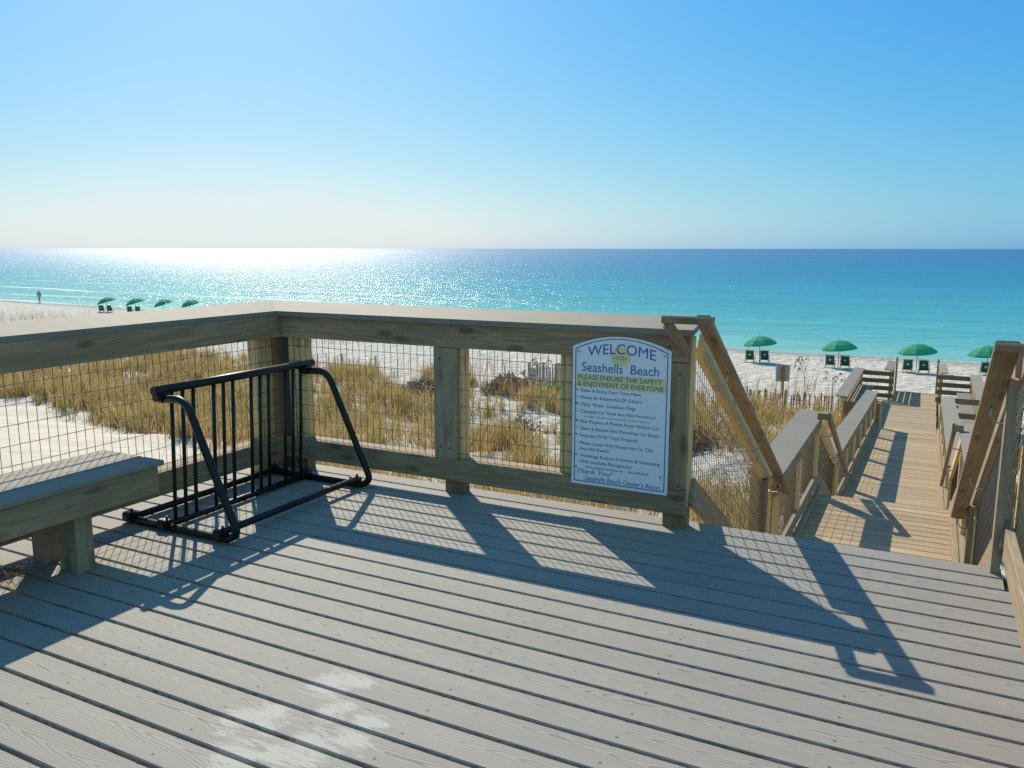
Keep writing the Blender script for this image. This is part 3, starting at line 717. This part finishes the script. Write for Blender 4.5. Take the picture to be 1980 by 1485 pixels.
UL = [(-74.4, 53.7, 'tilted green umbrella nearest the walking person'), (-71.1, 54.6, 'tilted green umbrella with only its chair tops above the railing cap'),
      (-67.9, 55.5, 'tilted green umbrella with the railing cap just below its canopy'), (-65.2, 56.6, 'green umbrella half sunk behind the railing cap, closest to the railing corner')]
for i, (x, y, lb) in enumerate(UR):
    if i == 0: u0.location = gp(x, y); u0['label'] = lb; u0.rotation_euler = (0, 0, .3)
    else: dup(u0, gp(x, y), .3+i*.12, lb)
for i, (x, y, lb) in enumerate(UL):
    if i == 0: u1.location = gp(x, y); u1['label'] = lb; u1.rotation_euler = (0, 0, .7)
    else: dup(u1, gp(x, y), .7+i*.1, lb)
CH = [(-5.42, 45.0, 'green chair farther from the notice post, under the umbrella closest to the welcome sign'), (-4.62, 45.2, 'green chair nearer the notice post, under the umbrella closest to the welcome sign'),
      (-.93, 44.7, 'green chair on the notice post side of the umbrella before the boardwalk'), (-.15, 44.8, 'green chair on the boardwalk side of the umbrella beside the notice post'),
      (3.02, 45.0, 'green chair left of the pole, straight beyond the boardwalk end'), (3.82, 44.9, 'green chair right of the pole, straight beyond the boardwalk end'),
      (6.78, 46.2, 'green chair under the umbrella that the upper handrail partly hides'),
      (-74.9, 53.4, 'green chair nearer the walking person, under the first tilted umbrella'), (-74.05, 53.75, 'green chair farther from the walking person, under the first tilted umbrella'),
      (-71.6, 54.3, 'green chair top under the second tilted umbrella, nearer the walking person'), (-70.75, 54.6, 'green chair top under the second tilted umbrella, nearer the railing corner')]
for i, (x, y, lb) in enumerate(CH):
    rzv = .02 if x > -10 else .75
    if i == 0: c0.location = gp(x, y); c0['label'] = lb; c0.rotation_euler = (0, 0, rzv); c0.scale = (CHS, CHS, CHS)
    else: dup(c0, gp(x, y), rzv+random.uniform(-.12, .12), lb)

def skin_body(name, mat, joints, edges, parent=None, sub=1):
    me = D.meshes.new(name); me.from_pydata([j[0] for j in joints], edges, [])
    o = D.objects.new('tmp', me); C.collection.objects.link(o)
    md = o.modifiers.new('s', 'SKIN'); md.use_smooth_shade = True
    for i, j in enumerate(joints):
        sv = me.skin_vertices[0].data[i]; sv.radius = j[1]; sv.use_root = (i == 0)
    o.modifiers.new('u', 'SUBSURF').levels = sub
    dg = bpy.context.evaluated_depsgraph_get(); dg.update()
    m2 = D.meshes.new_from_object(o.evaluated_get(dg)); D.objects.remove(o)
    m2.materials.clear(); m2.materials.append(mat); r = D.objects.new(name, m2); C.collection.objects.link(r); r.parent = parent
    return r
px, py = -97.6, 61.3
pe = thing('person', 'person in pale clothes walking along the water edge', 'person', gp(px, py), R(100))
M_SKIN = plain('skin', (.36, .21, .14), .6); M_CLOTH = plain('grey_blue_clothes', (.36, .36, .46), .9); M_HAIR = plain('brown_hair', (.04, .025, .018), .8)
J = [((0, 0, .92), (.15, .11)), ((0, 0, 1.15), (.145, .10)), ((0, 0, 1.40), (.17, .10)), ((0, 0, 1.50), (.055, .055)), ((0, .02, 1.58), (.075, .085)), ((0, .02, 1.70), (.07, .085)),
     ((.20, 0, 1.40), (.055, .055)), ((.24, -.08, 1.13), (.042, .042)), ((.23, .05, .90), (.033, .033)), ((.22, .09, .81), (.03, .018)),
     ((-.20, 0, 1.40), (.055, .055)), ((-.24, .05, 1.13), (.042, .042)), ((-.23, .2, .93), (.033, .033)), ((-.22, .25, .85), (.03, .018)),
     ((.09, 0, .85), (.095, .095)), ((.10, .13, .48), (.062, .062)), ((.10, .20, .08), (.042, .045)), ((.10, .33, .03), (.04, .025)),
     ((-.09, 0, .85), (.095, .095)), ((-.10, -.04, .48), (.062, .062)), ((-.10, -.30, .13), (.042, .045)), ((-.10, -.22, .03), (.04, .025))]
Ed = [(0, 1), (1, 2), (2, 3), (3, 4), (4, 5), (2, 6), (6, 7), (7, 8), (8, 9), (2, 10), (10, 11), (11, 12), (12, 13), (0, 14), (14, 15), (15, 16), (16, 17), (0, 18), (18, 19), (19, 20), (20, 21)]
skin_body('body', M_SKIN, J, Ed, pe)
JC = [(J[0][0], (.165, .125)), (J[1][0], (.158, .115)), (J[2][0], (.182, .115)), (J[6][0], (.068, .068)), (J[7][0], (.055, .055)), (J[10][0], (.068, .068)), (J[11][0], (.055, .055)),
      (J[14][0], (.11, .11)), ((.10, .11, .55), (.085, .085)), (J[18][0], (.11, .11)), ((-.10, -.03, .55), (.085, .085))]
skin_body('clothing', M_CLOTH, JC, [(0, 1), (1, 2), (2, 3), (3, 4), (2, 5), (5, 6), (0, 7), (7, 8), (0, 9), (9, 10)], pe)
skin_body('hair', M_HAIR, [((0, -.01, 1.66), (.085, .09)), ((0, 0, 1.73), (.078, .085))], [(0, 1)], pe)

M_GREYB = plain('grey_painted_board', (.34, .31, .30), .8); M_RUST = wood('orange_stained_post', (.36, .17, .05), (.22, .09, .03))
nx_, ny_ = -.95, 28.2; nb_ = thing('notice_post', 'grey notice board on an orange stained post in the sand', 'notice board', gp(nx_, ny_), R(20))
MB().box(-.05, .05, -.05, .05, -.3, 1.28).build('post', M_RUST, nb_)
MB().box(-.26, .26, .052, .08, .62, 1.24).build('board', M_GREYB, nb_)

# ------------------------------------------------------------------ sand fence
def fence(x0, y0, x1, y1, n, h, label, gap=.0, mat=None):
    t = thing('sand_fence', label, 'fence', gp(x0, y0), 0, 'old sand fences in the dunes')
    o = Vector(gp(x0, y0)); b = MB(); tops = []
    for i in range(n):
        f = i/(n-1); x = x0+(x1-x0)*f; y = y0+(y1-y0)*f; z = float(ground(x, y)); hh = h*random.uniform(.75, 1.05)
        if random.random() < gap: continue
        b.beam((x-o.x, y-o.y, z-.2-o.z), (x+random.uniform(-.03, .03)-o.x, y-o.y, z+hh-o.z), .045, .012, (0, 1, 0)); tops.append(z+hh)
    b.build('picket_panel', mat or M_GREYB, t)
    for f in np.linspace(0, 1, 3):
        x = x0+(x1-x0)*f; y = y0+(y1-y0)*f+.06; z = float(ground(x, y)); MB().box(x-.04-o.x, x+.04-o.x, y-.04-o.y, y+.04-o.y, z-.3-o.z, z+h*1.1-o.z).build('post', M_POST, t)
    b = MB()
    for q in (.35, .8):
        b.tube([(x0+(x1-x0)*f-o.x, y0+(y1-y0)*f-.02-o.y, float(ground(x0+(x1-x0)*f, y0+(y1-y0)*f))+h*q-o.z) for f in np.linspace(0, 1, 9)], .006, 4)
    b.build('wire', M_WIRE, t); return t
fence(-10.1, 24.6, -8.9, 24.7, 24, .85, 'grey close-set sand fence seen through the wire beside the welcome sign')
fence(-8.7, 24.4, -7.0, 24.3, 18, .85, 'gappy sand fence partly behind the welcome sign', .3)
fence(-21.5, 24.8, -17.6, 24.6, 30, .55, 'weathered sand fence seen through the wire above the bike rack', .55)
fence(-2.4, 24.2, 2.0, 24.0, 60, .6, 'low sand fence in the grass between the notice post and the boardwalk', .25, M_OLD)

# ------------------------------------------------------------------ vegetation
def blades(P, h, lean, wid, seed, nseg=2, spread=.35):
    r = np.random.default_rng(seed); n = len(P)
    az = r.uniform(0, 2*np.pi, n); le = lean*r.uniform(.1, 1.2, n)*h
    dx, dy = np.cos(az)*le, np.sin(az)*le; dx = dx+.10*h; dy = dy-.06*h
    ww = wid*r.uniform(.6, 1.3, n)/2; fa = r.uniform(0, np.pi, n); wx, wy = np.cos(fa)*ww, np.sin(fa)*ww
    z0 = ground(P[:, 0], P[:, 1])-.03
    A = np.stack([P[:, 0]-wx, P[:, 1]-wy, z0], 1); B = np.stack([P[:, 0]+wx, P[:, 1]+wy, z0], 1)
    mx_, my_ = P[:, 0]+dx*.35, P[:, 1]+dy*.35; mz = z0+h*.62
    Cc = np.stack([mx_+wx*.8, my_+wy*.8, mz], 1); Dd = np.stack([mx_-wx*.8, my_-wy*.8, mz], 1)
    E = np.stack([P[:, 0]+dx, P[:, 1]+dy, z0+h*(1-.25*np.minimum(1, (le/h)**2))], 1)
    V = np.stack([A, B, Cc, Dd, E], 1).reshape(-1, 3); k = np.arange(n)*5
    F4 = np.stack([k, k+1, k+2, k+3], 1).tolist(); F3 = np.stack([k+3, k+2, k+4], 1).tolist()
    return V, F4+F3
def grass_mat(name, cols):
    m = NM(name); g = m.n('NewGeometry'); p = g.outputs['Position']
    n1 = m.noise(m.vec(p, (1, 1, .3)), 1.1, 5, .7); f = m.math('ADD', m.math('MULTIPLY', g.outputs['Random Per Island'], .45), m.math('MULTIPLY', m.math('SUBTRACT', n1, .22), 1.0))
    c = m.ramp(f, [(.15+i*.7/(len(cols)-1), q) for i, q in enumerate(cols)])
    m.base(c); m.rough(.65); m.b.inputs['Specular IOR Level'].default_value = .25
    tr = m.n('BsdfTranslucent'); m.set(tr.inputs['Color'], c); mx = m.n('MixShader'); mx.inputs[0].default_value = .38
    m.t.links.new(m.b.outputs[0], mx.inputs[1]); m.t.links.new(tr.outputs[0], mx.inputs[2]); m.t.links.new(mx.outputs[0], m.o.inputs['Surface'])
    return m.m
M_GRASS = grass_mat('dune_grass', [(.12, .16, .03), (.26, .25, .06), (.44, .32, .12), (.58, .41, .19), (.42, .24, .12), (.20, .23, .04)])
M_OATS = grass_mat('sea_oat_straw', [(.32, .22, .10), (.40, .28, .14), (.28, .16, .09)])
def density(x, y):
    d = _vn(x, y, .75, 2.2)+.55*_vn(x, y, 1.9, .4)+.5*_vn(x, y, 4.3, 2)+.66
    d = d-np.clip((y-20)/4, 0, 3)
    lim = np.where(x < -6.5, 6.9+np.maximum(0, -x-9.9)*.2, np.where(x < -4.5, 2.0+(-x-4.5)*2.4, 2.0))
    d = np.where(y < lim+.25*_vn(x, y, 3, 1), -1, d)
    left = np.clip((-x-8)/4, 0, 1)*np.clip((14-y)/4, 0, 1); d = d+left*.75
    for (cx, cy, rx, ry) in ((-11.5, 15.5, 1.8, .7), (-8.4, 16.4, 1.4, .8), (-6.4, 14.2, 1.0, .7), (-4.4, 15.5, 1.0, .9), (-1.0, 12.0, 1.3, .7), (-3.6, 9.3, .6, .4)):
        q = ((x-cx)/rx)**2+((y-cy)/ry)**2; d = d-1.9*np.exp(-q)
    d = np.where((x > 2.3) & (x < 5.1), -1, d); d = np.where(x > 5.1, d-.5, d)
    return d
n = 15000; tx = rng.uniform(-36, 9, n); ty = rng.uniform(1.8, 25, n); dn = density(tx, ty)
k = rng.uniform(0, .95, n) < dn; tx, ty, dn = tx[k], ty[k], dn[k]
dist = np.hypot(tx-CAM.x, ty-CAM.y); per = (np.clip(16+dn*10, 10, 28)*rng.uniform(.5, 1.5, len(tx))).astype(int)
ix = np.repeat(np.arange(len(tx)), per); rad = np.abs(rng.normal(0, 1, len(ix)))*(.07+.08*rng.uniform(0, 1, len(tx)))[ix]; an = rng.uniform(0, 2*np.pi, len(ix))
P = np.stack([tx[ix]+rad*np.cos(an), ty[ix]+rad*np.sin(an)], 1)
th = rng.uniform(.18, .60, len(tx))+.25*np.clip(_vn(tx, ty, 1.1, 5)+.2, 0, 1)
hh = th[ix]*rng.uniform(.5, 1.3, len(ix))*np.where(rng.uniform(0, 1, len(ix)) < .03, 1.7, 1.0)
V, Fc = blades(P, hh, .62, .0095+.00035*dist[ix], 3)
print('grass blades', len(P))
tag(npmesh('dune_grass', V, Fc, M_GRASS), 'yellow green dune grass covering the sand', 'grass', kind='stuff')
# far dry stems on the upper beach
n = 2600; fx_ = np.concatenate([rng.uniform(-85, -30, n), rng.uniform(-16, 2.4, 500)]); fy = np.concatenate([rng.uniform(27, 42, n), rng.uniform(22, 31, 500)])
k = (_vn(fx_, fy, .25, 3)+.3 > rng.uniform(-.6, 1, len(fx_))); fx_, fy = fx_[k], fy[k]
V, Fc = blades(np.stack([fx_, fy], 1), rng.uniform(.5, 1.25, len(fx_)), .28, .028, 5)
tag(npmesh('dry_beach_grass', V, Fc, M_OATS), 'sparse dry grass stems standing on the upper beach', 'grass', kind='stuff')

def sea_oat(x, y, h, label, n=5, seed=0):
    r = random.Random(seed); t = thing('sea_oat', label, 'plant', gp(x, y), 0, 'tall sea oats in the sand')
    s = MB(); hd = MB()
    for i in range(n):
        a = r.uniform(0, 6.28); l = r.uniform(.05, .3)*h; hh = h*r.uniform(.75, 1.1); bx, by = math.cos(a)*.06, math.sin(a)*.06
        pts = [(bx, by, -.05), (bx+math.cos(a)*l*.3, by+math.sin(a)*l*.3, hh*.6), (bx+math.cos(a)*l, by+math.sin(a)*l, hh)]
        s.tube(pts, .006, 4, r1=.003)
        for q in range(9):
            f = q/9; c = Vector(pts[2])+Vector((math.cos(a)*.16*f, math.sin(a)*.16*f, .10*f-.20*f*f-.08)); w2 = .028*(1-f*.4)
            b_ = r.uniform(0, 6.28); ux = Vector((math.cos(b_)*w2, math.sin(b_)*w2, -.015)); hd.poly([c, c+ux+Vector((0, 0, .02)), c+ux*1.7+Vector((0, 0, -.045)), c+ux*.6+Vector((0, 0, -.04))], [(0, 1, 2, 3)])
    s.build('stems', M_OATS, t); hd.build('seed_heads', M_SEED, t)
    return t
M_SEED = plain('reddish_seed_heads', (.30, .14, .09), .8)
for i, (x, y, h, lb) in enumerate([(-4.55, 33.5, 1.5, 'tall sea oats whose red seed head shows just past the upper handrail'), (-.35, 27.0, 1.6, 'tall sea oats beside the notice post, on its boardwalk side'), (.25, 26.0, 1.75, 'tallest sea oats, between the notice post and the bay of the platform'),
        (-2.7, 24.8, 1.2, 'short sea oats between the upper handrail and the notice post'), (1.15, 24.8, 1.3, 'sea oats close to the brown bay of the platform'), (-11.5, 22.6, 1.3, 'sea oats in front of the beach seen through the wire by the middle post'), (-8.9, 23.0, 1.2, 'sea oats before the grey close-set sand fence')]):
    sea_oat(x, y, h, lb, 6, i)
def shrub(x, y, r, h, mat, label, n, seed, name='shrub', flat=1.0):
    q = np.random.default_rng(seed); t = thing(name, label, 'shrub', gp(x, y)); 
    a = q.uniform(0, 2*np.pi, n); e = np.arccos(q.uniform(-.2, 1, n)); rr = r*q.uniform(.3, 1, n)**.5*(1+.25*np.sin(a*3+1)+.15*np.sin(a*7))
    c = np.stack([rr*np.sin(e)*np.cos(a), rr*np.sin(e)*np.sin(a), h*.15+h*.85*np.cos(e)*rr/r], 1)
    c[:, 2] = np.maximum(c[:, 2], .02)
    s = r*.10; u = q.normal(0, 1, (n, 3)); u /= np.linalg.norm(u, axis=1)[:, None]; v = np.cross(u, q.normal(0, 1, (n, 3))); v /= np.linalg.norm(v, axis=1)[:, None]
    s = s*q.uniform(.6, 1.4, n)[:, None]
    V = np.stack([c-u*s, c-v*s*.4, c+u*s, c+v*s*.4], 1).reshape(-1, 3); k = np.arange(n)*4
    npmesh('foliage', V, np.stack([k, k+1, k+2, k+3], 1).tolist(), mat, t)
    b = MB()
    for i in range(9):
        aa = i*.7; b.tube([(0, 0, -.1), (math.cos(aa)*r*.4, math.sin(aa)*r*.4, h*.4), (math.cos(aa)*r*.75, math.sin(aa)*r*.75, h*.75)], .012, 5, r1=.004)
    b.build('stems', M_OLD, t)
M_LEAFG = grass_mat('bright_green_leaves', [(.10, .19, .02), (.16, .27, .03), (.09, .15, .02)])
M_LEAFD = grass_mat('dark_twigs', [(.10, .085, .055), (.15, .125, .08), (.19, .15, .09)])
shrub(-6.6, 19.5, .55, .8, M_LEAFG, 'bright green shrub just beside the welcome sign in the dunes', 900, 1)
shrub(-8.3, 19.6, .9, .7, M_LEAFD, 'dark leafless bush left of the bright green shrub', 1100, 2, 'dead_bush')
shrub(-4.6, 13.0, .42, .5, M_LEAFD, 'small dark bush in the ochre grass below the gap between post and sign', 700, 3, 'dead_bush')
shrub(-11.2, 18.8, .9, .55, M_LEAFD, 'low dark bush beyond the bike rack side of the middle post', 900, 4, 'dead_bush')
shrub(-1.2, 13.3, .9, .55, M_LEAFD, 'dark bush behind the wire of the upper stair railing', 1000, 5, 'dead_bush')
# a little dry grass caught by the bench leg
tw = MB(); tl = thing('dry_grass_tuft', 'wisp of dry grass lying on the deck by the bench leg', 'grass tuft', (.22, -2.02, 0))
for i in range(34):
    a = random.uniform(0, 6.28); l = random.uniform(.06, .17); c = (random.uniform(-.07, .07), random.uniform(-.07, .07))
    tw.tube([(c[0], c[1], .004), (c[0]+math.cos(a)*l*.5, c[1]+math.sin(a)*l*.5, random.uniform(.008, .05)), (c[0]+math.cos(a+.4)*l, c[1]+math.sin(a+.4)*l, .006)], .0011, 4)
tw.build('blades', M_OATS, tl)
